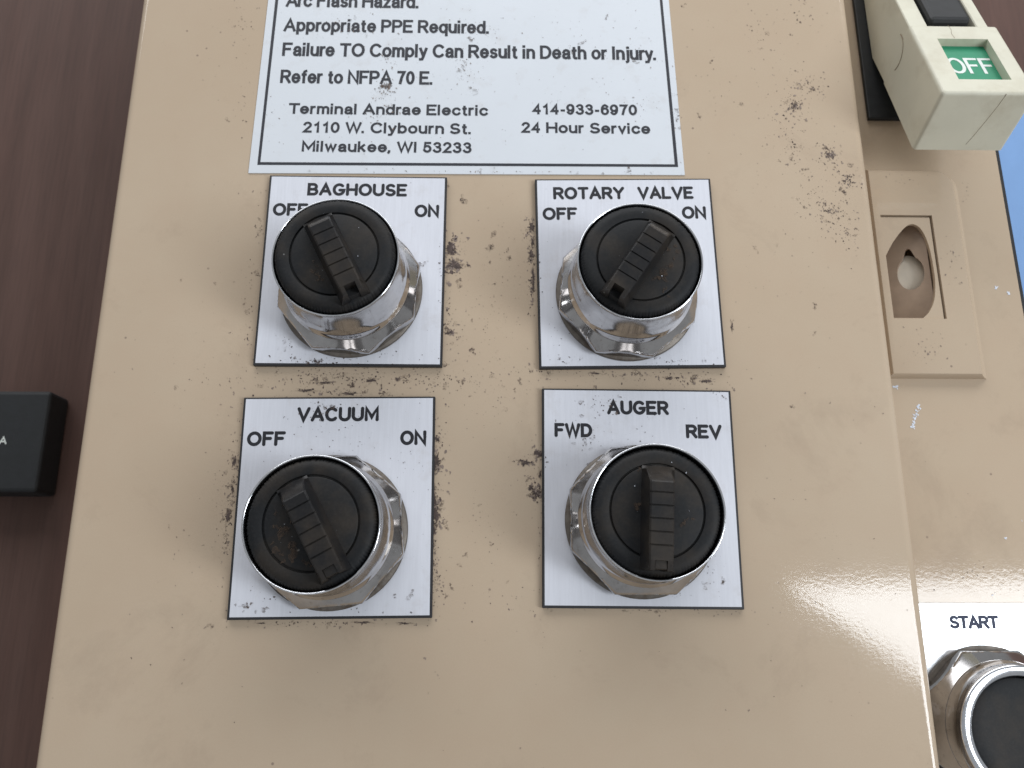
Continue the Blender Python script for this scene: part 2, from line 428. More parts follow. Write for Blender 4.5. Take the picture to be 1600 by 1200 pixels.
def clip(VF, boxes_out=(), box_in=None):
    V, F = VF; G_ = []
    for f in F:
        cx = sum(V[i][0] for i in f) / len(f); cy = sum(V[i][1] for i in f) / len(f)
        if any(a < cx < b and c < cy < d for a, b, c, d in boxes_out): continue
        if box_in and not (box_in[0] < cx < box_in[1] and box_in[2] < cy < box_in[3]): continue
        G_.append(f)
    return V, G_

# ------------------------------------------------------------------ the setting: dark wood-grain bench top
bt = obj('bench_top', box(-700, 800, -800, 900, -150, -120), M['wood']); bt['kind'] = 'structure'

# ------------------------------------------------------------------ the cabinet
DZ = 0.0; FZ = -15.0
cab = thing('control_cabinet', 'tan lacquered steel control cabinet, its raised door carrying the four selector switches', 'electrical cabinet', (0, 0, -120))
def door_profile(x0, x1, zt, zb, r, n=10):
    P = []
    for i in range(n + 1):
        t = PI / 2 * i / n; P.append((x1 - r + r * math.sin(t), zt - r + r * math.cos(t)))
    P = [(x0 + r + .4, zt), (0.0, zt), (x1 - r - .4, zt)] + P
    P += [(x1, zb), (x0, zb)]
    for i in range(n + 1):
        t = PI / 2 * i / n; P.append((x0 + r - r * math.cos(t), zt - r + r * math.sin(t)))
    return P
door = obj('door', prism_y(door_profile(-111.2, 104.9, DZ, -13.2, 2.6), -170, 260), M['paint'], cab, smooth=35)
body_bits = [box(-106.5, 106.5, -166, 256, -120, -13.6), box(106.5, 149, -166, 256, -120, FZ - 2.0)]
obj('cabinet_body', join(*body_bits), M['paint'], cab)
# flange sheet to the right of the door, with the opening for the hasp pocket
def sheet_with_hole(x0, x1, y0, y1, hx0, hx1, hy0, hy1, z0, z1):
    V, F = [], []
    o_ = [(x0, y0), (x1, y0), (x1, y1), (x0, y1)]; i_ = [(hx0, hy0), (hx1, hy0), (hx1, hy1), (hx0, hy1)]
    for z in (z1, z0):
        V += [(x, y, z) for x, y in o_] + [(x, y, z) for x, y in i_]
    for k in range(4):
        j = (k + 1) % 4
        F += [[k, j, 4 + j, 4 + k], [8 + j, 8 + k, 12 + k, 12 + j], [j, k, 8 + k, 8 + j], [4 + k, 4 + j, 12 + j, 12 + k]]
    return V, F
# hasp pocket numbers
HX0, HX1, HY0, HY1 = 112.9, 128.6, 20.9, 54.0
for nm, fr in (('flange', None),):
    obj('flange', sheet_with_hole(106.8, 153.5, -168, 258, HX0 - 0.4, HX1 + 0.4, HY0 - 0.4, HY1 + 0.4, FZ - 1.8, FZ), M['paint'], cab)
cab_body = [o for o in cab.children if o.name.startswith('cabinet_body')][0]
# cut the body under the pocket: rebuild as blocks around it
me = cab_body.data
V1, F1 = join(box(-106.5, 106.5, -166, 256, -120, -13.6), box(106.5, 149, -166, HY0 - 2, -120, FZ - 2.0), box(106.5, 149, HY1 + 2, 256, -120, FZ - 2.0),
              box(HX1 + 2, 149, HY0 - 2, HY1 + 2, -120, FZ - 2.0), box(106.5, HX0 - 2, HY0 - 2, HY1 + 2, -120, FZ - 2.0), box(HX0 - 2, HX1 + 2, HY0 - 2, HY1 + 2, -120, -40))
cab_body.data = mesh_of('cabinet_body', V1, F1, M['paint'], (0, 0, -120)); bpy.data.meshes.remove(me)
obj('edge_strip', box(153.55, 155.4, -166, 256, -34, -16.0, 0.4), M['edge_black'], cab)  # plain black strip along the outer edge of the flange

# hasp: embossed pad with a window, a standing tab with a keyhole-shaped eye inside
hasp = obj('hasp_pad', ([], []), M['paint'], cab, smooth=40)
def pad():
    bm = bmesh.new(); zt = -12.0
    outer = rounded_rect(110.7, 137.0, 4.0, 69.4, 5.5, 6, (1, 0, 0, 0))
    hole = [(HX0, HY0), (HX1, HY0), (HX1, HY1), (HX0, HY1)]
    V, F = [], []
    # rim rings: sloping side (wide soft slope on the right), rounded shoulder
    def ring(d, z, soft):
        soft *= 0.55
        P = []
        for x, y in outer:
            ex = soft if x > 130 else 0.0
            sx = 1 if x > 124 else -1; sy = 1 if y > 36 else -1
            P.append((x + sx * (d + (ex if d > 0 else 0)), y + sy * d, z))
        return P
    rings = [ring(0.5, FZ - 0.2, 4.0), ring(0.35, FZ + 0.8, 2.0), ring(0.0, zt - 0.7, 1.0), ring(-0.35, zt - 0.2, 0), ring(-1.1, zt, 0)]
    n = len(outer)
    for r_ in rings: V += r_
    for j in range(len(rings) - 1):
        for i in range(n):
            a = j * n + i; b = j * n + (i + 1) % n; F.append([a, b, b + n, a + n])
    base = (len(rings) - 1) * n
    # top sheet: connect to the window by splitting into four quads around it
    top = V[base:base + n]; h0 = len(V); V += [(x, y, zt) for x, y in hole]; V += [(x, y, FZ - 1.9) for x, y in hole]
    # outer order: right-top arc (7 pts), then left-top, left-bottom, right-bottom
    arcn = n - 3; LT, LB, RB = base + arcn, base + arcn + 1, base + arcn + 2
    F.append([LT, LB, h0 + 0, h0 + 3]); F.append([LB, RB, h0 + 1, h0 + 0])
    F.append([RB, base, h0 + 2, h0 + 1]); F.append([base + i for i in range(arcn)] + [LT, h0 + 3, h0 + 2])
    for k in range(4): F.append([h0 + k, h0 + (k + 1) % 4, h0 + 4 + (k + 1) % 4, h0 + 4 + k])
    return V, F
pv, pf = pad(); hasp.data = mesh_of('hasp_pad', pv, pf, M['paint'], (0, 0, -120), smooth=30)
# insert sheet in the window, a hair below the pad, with a D-shaped opening
def insert():
    D = [(113.3, 40.9), (116.2, 45.6), (119.8, 49.8), (122.3, 51.3), (124.6, 50.2), (126.0, 47.2), (126.8, 43.0), (127.1, 38.0), (127.0, 32.5), (126.0, 27.0), (124.0, 23.2), (121.9, HY0 + .35), (113.3, HY0 + .35)]
    X0, X1, Y0, Y1 = 113.0, HX1 - 0.55, HY0 + 0.05, HY1 - 0.5
    O_ = [(X0, 42.5), (X0, Y1), (117.5, Y1), (121.0, Y1), (X1, Y1), (X1, 48.0), (X1, 43.0), (X1, 38.0), (X1, 32.5), (X1, 27.0), (X1, Y0), (121.9, Y0), (X0, Y0)]
    def cr(P, sm):
        Q = []; m_ = len(P)
        for k in range(m_ - 1):
            a, b, c, d = P[max(k - 1, 0)], P[k], P[k + 1], P[min(k + 2, m_ - 1)]
            for q in range(4):
                t = q / 4
                if sm: Q.append(tuple(.5 * (2 * b[e] + (c[e] - a[e]) * t + (2 * a[e] - 5 * b[e] + 4 * c[e] - d[e]) * t * t + (3 * b[e] - a[e] - 3 * c[e] + d[e]) * t ** 3) for e in (0, 1)))
                else: Q.append(tuple(b[e] + (c[e] - b[e]) * t for e in (0, 1)))
        return Q + [P[-1]]
    D = cr(D[:12], True) + [D[12]]; O_ = cr(O_[:12], False) + [O_[12]]
    n = len(D); V, F = [], []
    for z in (-12.5, -13.6): V += [(x, y, z) for x, y in O_] + [(x, y, z) for x, y in D]
    for i in range(n):
        j = (i + 1) % n
        F += [[i, n + i, n + j, j], [2 * n + i, 2 * n + j, 3 * n + j, 3 * n + i], [n + i, 3 * n + i, 3 * n + j, n + j], [i, j, 2 * n + j, 2 * n + i]]
    return V, F
obj('insert_sheet', insert(), M['paint'], hasp)
def fill_disc():
    V, F = lathe([(6.2, -2.0), (6.2, 0.0), (5.4, 0.5), (3.6, 0.9), (1.8, 1.1), (0.3, 1.15)], 40)
    a = math.radians(-20); c_, s_ = math.cos(a), math.sin(a)
    return [(x * c_ + z * s_ + 122.9, y * 1.1 + 37.4, -x * s_ + z * c_ - 20.0) for x, y, z in V], F
obj('eye_fill_disc', fill_disc(), M['paint_lit'], hasp, smooth=50)  # added disc filling the keyhole eye so that it looks bright
obj('pocket_floor', box(HX0 - 1.9, HX1 + 1.9, HY0 - 1.9, HY1 + 1.9, -39.9, -34), M['paint_lit'], hasp)
def tab_mesh():
    """sloping lock plate: deep at the left, shallow at the right, with a keyhole-shaped eye"""
    a = math.radians(34); ca, sa = math.cos(a), math.sin(a); n = 48; ox, oy, oz = 122.6, 37.4, -17.2
    O_, I_ = [], []
    for i in range(n):
        t = 2 * PI * i / n; c, s_ = math.cos(t), math.sin(t)
        k = max(abs(c) / 12.0, abs(s_) / 17.5)
        u = c / k; O_.append((min(u, 5.2), s_ / k))
        iu, iv = 3.7 * c, 5.4 * s_
        if s_ > 0.88: iu *= 0.5; iv += 2.6
        I_.append((iu, iv))
    V = []
    for dn in (0.0, -1.2):
        for P in (O_, I_): V += [(ox + u * ca - dn * sa, oy + v, oz + u * sa + dn * ca) for u, v in P]
    F = []
    for i in range(n):
        j = (i + 1) % n
        F += [[i, j, n + j, n + i], [2 * n + i, 3 * n + i, 3 * n + j, 2 * n + j], [i, 2 * n + i, 2 * n + j, j], [n + i, n + j, 3 * n + j, 3 * n + i]]
    return V, F
obj('lock_tab', tab_mesh(), M['paint_shaded'], hasp)

# ------------------------------------------------------------------ legend plates
def legend_plate(label, x, y, ang, words, lift=0.0):
    t = thing('legend_plate', label, 'legend plate', (x, y, 0), ang, 'square engraved legend plates behind the selector switches')
    base = (x, y, 0)
    def loc_obj(name, VF, mat, kind=None):
        c_, s_ = math.cos(-ang), math.sin(-ang)
        V = [(vx * 1.0, vy, vz) for vx, vy, vz in VF[0]]
        me_ = mesh_of(name, V, VF[1], mat); o = bpy.data.objects.new(name, me_); C.objects.link(o); o.parent = t; return o
    loc_obj('core', box(-0.1, 50.1, -56.1, 0.1, 0.02, 1.45, 0.15, 1), M['plate_core'])
    loc_obj('face_sheet', box(0.5, 49.5, -55.45, -0.35, 1.40, 1.52, 0.02, 1), M['plate_white'])
    c_, s_ = math.cos(ang), math.sin(ang)
    for w_, wx, wy, ww, wh in words:
        dx, dy = wx - x, wy - y
        loc_obj('lettering', engrave(w_, dx * c_ + dy * s_, -dx * s_ + dy * c_, ww, wh, 1.545), M['engrave'])
    return t
legend_plate('legend plate engraved BAGHOUSE, grime along its lower edge', -67.07, 57.77, -0.002, [('BAGHOUSE', -56.23, 51.56, 28.09, 3.93), ('OFF', -65.47, 45.24, 9.80, 3.90), ('ON', -25.85, 45.16, 6.89, 3.88)])
legend_plate('legend plate engraved ROTARY VALVE, OFF and ON', 8.13, 57.28, 0.015, [('ROTARY', 13.20, 50.98, 20.27, 3.9), ('VALVE', 37.17, 51.33, 15.93, 3.9), ('OFF', 10.15, 44.59, 9.80, 3.88), ('ON', 49.51, 45.32, 6.87, 3.88)])
legend_plate('legend plate engraved VACUUM with dirt specks in its upper half', -68.78, -7.24, 0.011, [('VACUUM', -54.60, -13.61, 21.35, 3.91), ('OFF', -67.09, -20.13, 9.96, 3.88), ('ON', -27.48, -19.70, 6.82, 3.88)])
legend_plate('legend plate engraved AUGER, FWD and REV', 9.62, -4.32, -0.007, [('AUGER', 26.63, -11.26, 16.33, 3.85), ('FWD', 12.67, -17.36, 9.91, 3.75), ('REV', 47.16, -17.59, 9.48, 3.75)])

# ------------------------------------------------------------------ selector switches: one is built, three are copied
def oct_r(t, ap): 
    a = (t + PI / 8) % (PI / 4) - PI / 8
    return ap / math.cos(a)
def nut_mesh():
    rows = [(30, 2.45), (30, 2.5)] + [(30, 2.5 + 0.35 * k) for k in range(1, 19)] + [(16.4, 8.9)]
    def rf(t, r, z):
        if r < 20: return r
        cone_top = 20.0 - max(0, z - 4.6) * 0.92
        cone_bot = 18.7 + (z - 2.45) * 0.95
        return min(oct_r(t, 18.3), cone_top, cone_bot)
    return lathe(rows, 160, rf, cap=False)
def lever_mesh():
    """raised grip bar along local +Y (pointer end) with cross grooves; z=0 is the cap face"""
    st = [(10.3, 0.0, 3.85, 2.75), (9.6, 0.9, 3.85, 2.75), (6.4, 5.3, 3.85, 2.7), (5.9, 5.6, 3.85, 2.68)]
    s = 5.9
    for g in (3.6, 0.7, -2.2, -5.1, -8.0):
        st += [(g + 0.2, 5.6, 3.85, 2.62), (g + 0.06, 5.3, 3.85, 2.68), (g - 0.06, 5.3, 3.85, 2.68), (g - 0.2, 5.6, 3.85, 2.62)]
    st += [(-11.3, 5.6, 3.85, 2.55)]
    V, F = [], []
    for (y, z, wb, wt) in st:
        zz = max(z, 0.02)
        V += [(-wb, y, -1.5), (-wb * 0.98, y, 0.0), (-wt - 0.12, y, zz - 0.35 if zz > 0.5 else zz * .5), (-wt + 0.25, y, zz), (wt - 0.25, y, zz), (wt + 0.12, y, zz - 0.35 if zz > 0.5 else zz * .5), (wb * 0.98, y, 0.0), (wb, y, -1.5)]
    for j in range(len(st) - 1):
        for i in range(7):
            a = j * 8 + i; F.append([a, a + 8, a + 9, a + 1])
    F.append([0, 1, 2, 3, 4, 5, 6, 7]); k = (len(st) - 1) * 8; F.append([k + i for i in range(7, -1, -1)])
    # prongs either side of the open notch at the tail
    def prong(s_):
        xi, xo, xb = 1.4 * s_, 2.55 * s_, 3.8 * s_
        P = [(xi, -1.5), (xb, -1.5), (xb, 0.0), (xo, 5.35), (xo - 0.25 * s_, 5.6), (xi, 5.6)]
        Vp = [(px, -11.28, pz) for px, pz in P] + [(px, -13.4, pz * 0.93) for px, pz in P]
        n = len(P); Fp = [list(range(n)), list(range(2 * n - 1, n - 1, -1))] + [[i, (i + 1) % n, n + (i + 1) % n, n + i] for i in range(n)]
        return Vp, Fp
    return join((V, F), prong(1), prong(-1))
G_SW = 'round black selector switches with chrome nuts on the cabinet door'
def make_switch(label):
    t = thing('selector_switch', label, 'selector switch', (0, 0, 0), 0, G_SW)
    obj('washer', lathe([(17.0, 1.56), (19.3, 1.56), (19.4, 1.75), (19.35, 2.2), (19.0, 2.48), (16, 2.48)], 96, cap=False), M['washer'], t, smooth=50)
    nut = obj('nut', nut_mesh(), M['chrome'], t, smooth=28)
    prof = [(16.5, 8.7), (16.75, 8.9), (16.7, 9.3), (16.2, 10.0), (15.85, 11.5), (15.6, 14.0), (15.5, 18.0), (15.5, 22.6), (15.62, 23.5), (15.66, 23.9)]
    bz = obj('bezel', lathe(prof, 128, cap=False), M['chrome'], t, smooth=60)
    obj('rim', lathe([(15.66, 23.85), (15.62, 24.08), (15.45, 24.18), (15.22, 24.1), (15.12, 23.8), (15.1, 18.0)], 128, cap=False), M['rim'], bz, smooth=60)
    def knurl(tt, r, z):
        return r - (0.16 if (r > 14.0 and z < -0.4 and int(tt / (2 * PI) * 360) % 3 == 0) else 0.0)
    cp = [(14.75, -8.0), (14.8, -1.7), (14.65, -1.1), (14.25, -0.45), (13.7, -0.08), (12.6, 0.08), (11.4, -0.02), (11.05, -0.12), (10.95, -0.75), (10.6, -0.78), (10.5, -0.2), (10.2, -0.08), (4, -0.25), (0.5, -0.28)]
    cap = obj('knob_cap', lathe(cp, 360, knurl), M['black'], t, smooth=50)
    lever = obj('grip_lever', lever_mesh(), M['black_lever'], cap, smooth=25)
    obj('notch_floor', box(-1.39, 1.39, -13.0, -11.3, -1.4, 2.3), M['black_deep'], cap)
    return t
def copy_tree(o, parent=None):
    c = o.copy(); C.objects.link(c)
    if parent: c.parent = parent
    for ch in list(o.children): copy_tree(ch, c)
    return c
proto = make_switch('')
def place(t, label, x, y, capz, lever_deg, nut_deg, tilt=(0, 0)):
    t['label'] = label; t.location = (x * S, y * S, 0)
    for ch in t.children:
        n = ch.name.split('.')[0]
        if n == 'nut': ch.rotation_euler = (0, 0, math.radians(nut_deg))
        if n == 'knob_cap':
            ch.location = (0, 0, capz * S); ch.rotation_euler = (math.radians(tilt[0]), math.radians(tilt[1]), math.radians(lever_deg - 90))
sw = [proto] + [copy_tree(proto) for _ in range(3)]
place(sw[0], 'black selector switch on the BAGHOUSE plate, its grip tilted to the left', -42.29, 23.16, 25.8, 117, -4.7)
place(sw[1], 'black selector switch on the ROTARY VALVE plate, its grip tilted to the right', 32.91, 22.66, 25.0, 56, -5)
place(sw[2], 'black selector switch on the VACUUM plate, brown dust on its cap left of the grip', -44.0, -41.86, 24.4, 119, 5)
place(sw[3], 'black selector switch on the AUGER plate, its grip standing nearly upright', 34.40, -38.93, 24.0, 86.5, 0)

for t in sw[2:]:                                    # the two lower grips have a closed, worn-over tail
    for ch in t.children:
        if ch.name.startswith('knob_cap'):
            for g in ch.children:
                if g.name.startswith('notch_floor'):
                    g.name = 'tail_fill'; g.data = mesh_of('tail_fill', *box(-1.39, 1.39, -13.15, -11.2, -1.4, 5.15, 0.15), M['black_lever'])
# ------------------------------------------------------------------ warning label
lab = thing('warning_label', 'large white printed arc flash warning label stuck above the switches', 'label', (-11, 90, 0))
obj('vinyl_sheet', prism([(-73.7, 59.15), (51.3, 59.8), (49.3, 130), (48.2, 190), (-71.9, 190), (-72.6, 120)], 0.02, 0.26), M['sticker'], lab)
def border():
    o_ = [(-71.35, 61.75), (49.5, 62.35), (47.45, 125), (46.6, 186), (-70.4, 186), (-70.45, 120)]
    i_ = [(-70.55, 62.65), (48.55, 63.2), (46.65, 125), (45.8, 185), (-69.5, 185), (-69.55, 120)]
    V = [(x, y, 0.30) for x, y in o_] + [(x, y, 0.30) for x, y in i_]; n = 6
    return V, [[i, (i + 1) % n, n + (i + 1) % n, n + i] for i in range(n)]
obj('border_line', border(), M['ink'], lab)
LINES = [('Arc Flash Hazard.', -67.19, 115.32, 40.36, 4.7), ('Appropriate PPE Required.', -67.24, 106.57, 61.92, 4.6), ('Failure TO Comply Can Result in Death or Injury.', -67.04, 97.99, 111.94, 4.7),
         ('Refer to NFPA 70 E.', -66.93, 88.70, 45.03, 4.6), ('Terminal Andrae Electric', -63.74, 78.44, 58.19, 3.60), ('2110 W. Clybourn St.', -59.15, 72.32, 48.85, 3.6),
         ('Milwaukee, WI 53233', -59.05, 66.14, 48.92, 3.55), ('414-933-6970', 7.46, 79.13, 30.86, 3.6), ('24 Hour Service', 4.27, 72.98, 37.66, 3.57)]
for tx, x, y, wd, cp_ in LINES:
    obj('lettering', sans(tx, x, y, wd, cp_, 0.31, 0.18 if cp_ > 4 else 0.195), M['ink'], lab)

# ------------------------------------------------------------------ START plate and push button on the flange
sp = thing('start_plate', 'brushed metal legend plate printed START on the flange right of the door', 'legend plate', (127, -85, FZ))
obj('metal_sheet', box(106.5, 147.0, -118, -59.1, FZ + 0.03, FZ + 1.4, 0.15), M['start_metal'], sp)
obj('edge_line', box(107, 146.6, -61.15, -60.95, FZ + 1.40, FZ + 1.44), M['crack'], sp)
obj('lettering', sans('START', 118.32, -65.73, 13.21, 3.4, FZ + 1.47, 0.235, 0.20), M['blue_ink'], sp)
pb = thing('push_button', 'black round push button in a bright chrome ring on the START plate', 'push button', (126.2, -89.4, FZ))
bx, by = 126.2, -89.4
obj('washer', shift(lathe([(17, 1.45), (19.3, 1.45), (19.5, 1.6), (19.5, 2.2), (16, 2.4)], 96, cap=False), bx, by, FZ), M['washer'], pb, smooth=50)
obj('nut', shift(nut_mesh(), bx, by, FZ), M['chrome'], pb, smooth=28)
obj('bezel', shift(lathe([(16.4, 8.7), (16.2, 9.2), (15.4, 9.8), (15.3, 12.0), (15.6, 14.2), (15.7, 14.6)], 128, cap=False), bx, by, FZ), M['chrome'], pb, smooth=60)
obj('rim', shift(lathe([(15.7, 14.55), (15.6, 15.0), (15.2, 15.2), (13.3, 14.95), (12.9, 14.6), (12.8, 9.0)], 128, cap=False), bx, by, FZ), M['rim'], pb, smooth=60)
obj('button_cap', shift(lathe([(12.5, 9.0), (12.5, 12.6), (12.3, 13.2), (11.7, 13.4), (9, 13.1), (0.4, 12.9)], 128), bx, by, FZ), M['black'], pb, smooth=50)

# ------------------------------------------------------------------ disconnect handle, top right
HA = Vector((117.0, 73.5, 21.0)); ha = math.radians(20)
HT = Vector((0, math.cos(ha), -math.sin(ha))); HN = Vector((0, math.sin(ha), math.cos(ha)))
def h2w(VF):
    return [tuple(HA + Vector((1, 0, 0)) * x + HT * y + HN * z) for x, y, z in VF[0]], VF[1]
hd = thing('disconnect_handle', 'ivory plastic disconnect handle with a green OFF window, top right of the cabinet', 'handle', (130, 100, FZ))
def handle_body():
    WX0, WX1, WT0, WT1, DEP, W_, BOT, TT = 6.3, 20.9, 6.0, 25.3, 2.4, 26.0, -19.0, 32.3
    bm = bmesh.new()
    def q4(x0, x1, y0, y1, z): return [bm.verts.new(c) for c in ((x0, y0, z), (x1, y0, z), (x1, y1, z), (x0, y1, z))]
    lo = q4(0, W_, 0, TT, BOT); up = q4(0, W_, 0, TT, 0); h1 = q4(WX0, WX1, WT0, WT1, 0); h2 = q4(WX0, WX1, WT0, WT1, -DEP)
    bm.faces.new(lo[::-1]); bm.faces.new(h2)
    for k in range(4):
        m_ = (k + 1) % 4
        bm.faces.new([lo[k], lo[m_], up[m_], up[k]]); bm.faces.new([up[k], up[m_], h1[m_], h1[k]]); bm.faces.new([h1[k], h1[m_], h2[m_], h2[k]])
    def is_out(e):
        return all(v in up or v in lo for v in e.verts) and not all(v in lo for v in e.verts)
    bmesh.ops.bevel(bm, geom=[e for e in bm.edges if is_out(e)], offset=1.0, segments=4, affect='EDGES', profile=0.5)
    V, F = bm_vf(bm)
    return h2w((V, F))
obj('handle_body', handle_body(), M['ivory'], hd)
obj('side_cheek', (lambda q: q)(prism_x([(84, 16.9), (76.0, 4.0), (95.75, -7.2), (109.4, -12.7), (190, -14.2), (190, -21 + 8), (152, -7.7)], 117.12, 122.7, 0.25, 1)), M['ivory'], hd)
obj('side_cheek', prism_x([(101, 10.7), (101, -9.0), (109.4, -12.7), (190, -14.2), (190, -13), (152, -7.8)], 137.1, 140.6, 0.25, 1), M['ivory'], hd)
win = obj('indicator_window', h2w(box(6.4, 20.8, 6.1, 25.2, -2.42, -2.3)), M['green'], hd)
obj('lettering', h2w(sans('OFF', 7.3, 12.0, 13.2, 7.4, -2.25, 0.13)), M['white_ink'], win)
# moulded pivot mark on the cheek and hairline cracks on the front
def tube(P, r, n=6):
    V, F = [], []; P = [Vector(p) for p in P]
    for i, p in enumerate(P):
        d = (P[min(i + 1, len(P) - 1)] - P[max(i - 1, 0)]).normalized()
        a = d.cross(Vector((0.3, 0.5, 0.8))).normalized(); b = d.cross(a)
        for k in range(n):
            t = 2 * PI * k / n; q = p + (a * math.cos(t) + b * math.sin(t)) * r; V.append(tuple(q))
    for i in range(len(P) - 1):
        for k in range(n):
            F.append([i * n + k, i * n + (k + 1) % n, (i + 1) * n + (k + 1) % n, (i + 1) * n + k])
    return V, F
obj('pivot_mark', tube([(117.0, 101.5 + 5.5 * math.cos(math.radians(t)), 0.5 + 5.5 * math.sin(math.radians(t))) for t in range(60, 200, 10)], 0.16), M['crack'], hd)
obj('hairline_crack', h2w(tube([(17.5, -0.02, -0.3), (17.1, 0.0, -4), (16.2, 0.0, -9), (15.2, 0.0, -14), (14.4, 0.0, -17)], 0.07)), M['crack'], hd)
obj('hairline_crack', h2w(tube([(11.6, 32.2, -0.0), (11.8, 29.8, 0.0), (11.2, 27.8, 0.0), (11.5, 25.6, 0.0)], 0.06)), M['crack'], hd)
obj('base_plate', box(114.0, 150, 88.0, 230, FZ + 0.03, FZ + 1.6, 0.4), M['black_dark'], hd)
tg = thing('breaker_toggle', 'black breaker toggle between the arms of the ivory handle', 'switch', (130, 112, FZ + 1.7))
obj('toggle_body', h2w(box(6.4, 18.6, 33.4, 60, -11, 1.2, 1.2)), M['black_dark'], tg)
obj('toggle_shoe', box(121, 139, 104, 150, FZ + 1.7, -6, 0.8), M['black_dark'], tg)

# ------------------------------------------------------------------ black box at the left, blue board at the right
bb = thing('black_box', 'small black box with a white letter A on the dark wood left of the cabinet', 'box', (-210, 2, -120))
obj('casing', box(-262, -179.5, -18.5, 21.8, -119.97, -105.3, 1.6, 3), M['box_black'], bb)
obj('lettering', sans('A', -196.6, 0.2, 2.9, 3.0, -105.2, 0.17), M['white_ink'], bb)
bl = obj('blue_board', box(176, 330, -75, 168, -119.97, -116, 0.8), M['blue'])
bl['label'] = 'light blue board lying behind the right edge of the cabinet'; bl['category'] = 'board'

# ------------------------------------------------------------------ grime
PL = [(-67.3, -16.8, 1.5, 58), (7.8, 58.5, 1.5, 58), (-69.2, -18.5, -63.5, -7), (9.2, 60, -60.5, -4)]
door_cl = [
 # between the rows
 (-44, -1.0, 14, 1.8, 420, .05, .34), (-20, -1.5, 8, 2.6, 160, .05, .3), (-44, -5.3, 12, 0.8, 150, .05, .45), (34, 0.0, 16, 1.1, 170, .05, .3), (49, -1.0, 7, 1.6, 110, .06, .42), (12, 0.8, 9, 1.4, 80, .05, .25),
 # right of BAGHOUSE plate
 (-15.3, 36.6, 0.9, 1.3, 60, .2, .8), (-14.5, 31.0, 1.3, 1.1, 80, .2, .85), (-16, 20, 0.8, 4, 40, .08, .35), (-15, 11.6, 0.9, 0.7, 26, .12, .5), (-12, 36, 2, 3, 20, .06, .2), (-14, 14, 2.5, 8, 50, .05, .2),
 # left of ROTARY plate
 (6.9, 43.0, 0.5, 2.2, 46, .1, .5), (7.0, 34.5, 0.5, 2.0, 46, .12, .5), (7.2, 26.0, 0.5, 4.0, 90, .12, .42), (6.0, 40.5, 1.8, 3.0, 26, .05, .22),
 # right of VACUUM plate
 (-17.7, -17.5, 0.9, 1.6, 40, .08, .4), (-17.9, -23.8, 0.7, 2.0, 90, .15, .6), (-18.0, -36.0, 0.9, 2.4, 90, .15, .62), (-18.2, -44.0, 0.7, 8, 170, .08, .36), (-17.3, -54.0, 0.9, 5, 80, .05, .26),
 # left of AUGER plate
 (8.6, -21.5, 1.0, 0.8, 40, .15, .6), (5.6, -23.8, 1.3, 0.6, 30, .12, .5), (8.0, -31.5, 1.1, 1.3, 60, .15, .62), (6.0, -29.0, 1.0, 1.6, 26, .08, .35), (8.6, -45, 0.5, 6, 40, .06, .2),
 # around VACUUM plate left and below
 (-70.2, -25.0, 0.8, 8, 100, .06, .3), (-72.5, -30, 2.0, 12, 70, .05, .24), (-70.8, -42, 0.8, 9, 90, .06, .32), (-43, -64.0, 13, 0.5, 110, .05, .32), (-56, -64.2, 5, 0.5, 40, .05, .3), (35, -60.9, 13, 0.5, 80, .05, .28),
 (-80, -44, 4, 9, 26, .06, .25), (-85, -70, 6, 10, 7, .08, .3),
 # left of BAGHOUSE plate
 (-69.6, 42.5, 0.8, 4, 34, .06, .28), (-70, 26, 1.8, 9, 50, .05, .22), (-69, 8, 1.6, 5, 40, .05, .25), (-82, 5, 5, 10, 20, .05, .2),
 # middle field
 (-4, 20, 6, 14, 170, .04, .2), (0, 30, 40, 40, 500, .035, .13), (-4, -10, 6, 12, 80, .04, .16), (-6, -42, 6, 10, 90, .04, .18), (0, -58, 10, 3, 30, .04, .2),
 # upper right field of scuffs
 (85, 83, 1.6, 2.0, 110, .08, .5), (94, 67.0, 1.5, 1.6, 120, .08, .5), (99, 58.5, 2.4, 2.2, 100, .08, .42), (93, 49, 2.0, 2.0, 80, .08, .4), (90, 90, 3, 3, 100, .07, .36), (84, 68, 2, 5, 70, .06, .36), (76, 107, 4, 8, 60, .06, .24), (90, 115, 5, 3, 50, .06, .25),
 (97, 42, 1.2, 1.6, 30, .08, .34), (88, 54, 5, 8, 110, .05, .24), (82, 72, 8, 12, 150, .04, .2), (92, 46, 4, 6, 90, .05, .26), (62, 90, 4, 10, 50, .04, .18), (70, 30, 12, 18, 60, .04, .18),
 # upper left field
 (-80, 108, 4, 8, 50, .05, .24), (-86, 95, 6, 6, 16, .06, .25), (-77, 85, 2.2, 8, 36, .05, .24),
 # lower right, stray specks
 (85, -45, 10, 14, 26, .05, .24), (70, -80, 14, 10, 14, .06, .26), (0, -80, 45, 9, 22, .05, .2), (-80, 20, 12, 40, 26, .04, .18), (70, -20, 9, 22, 30, .04, .2),
]
ALL_OUT = [(a + .3, b - .3, c + .3, d - .3) for a, b, c, d in PL] + [(-73.5, 51, 59.6, 200), (-300, -109.5, -300, 300), (103, 300, -300, 300)]
def blobs(L, z, seed):
    rnd = random.Random(seed); V, F = [], []
    for (cx, cy, a, b) in L:
        n = 34; k = len(V); ph = [rnd.random() * 6.28 for _ in range(5)]; zz = z + rnd.uniform(0, .05)
        V.append((cx, cy, zz))
        for i in range(n):
            t = 2 * PI * i / n
            q = 0.62 + 0.22 * math.sin(2 * t + ph[0]) + 0.18 * math.sin(5 * t + ph[1]) + 0.14 * math.sin(9 * t + ph[2]) + rnd.uniform(-.16, .2)
            q = max(q, 0.12); V.append((cx + a * q * math.cos(t), cy + b * q * math.sin(t), zz))
        F += [[k, k + 1 + i, k + 1 + (i + 1) % n] for i in range(n)]
    return V, F
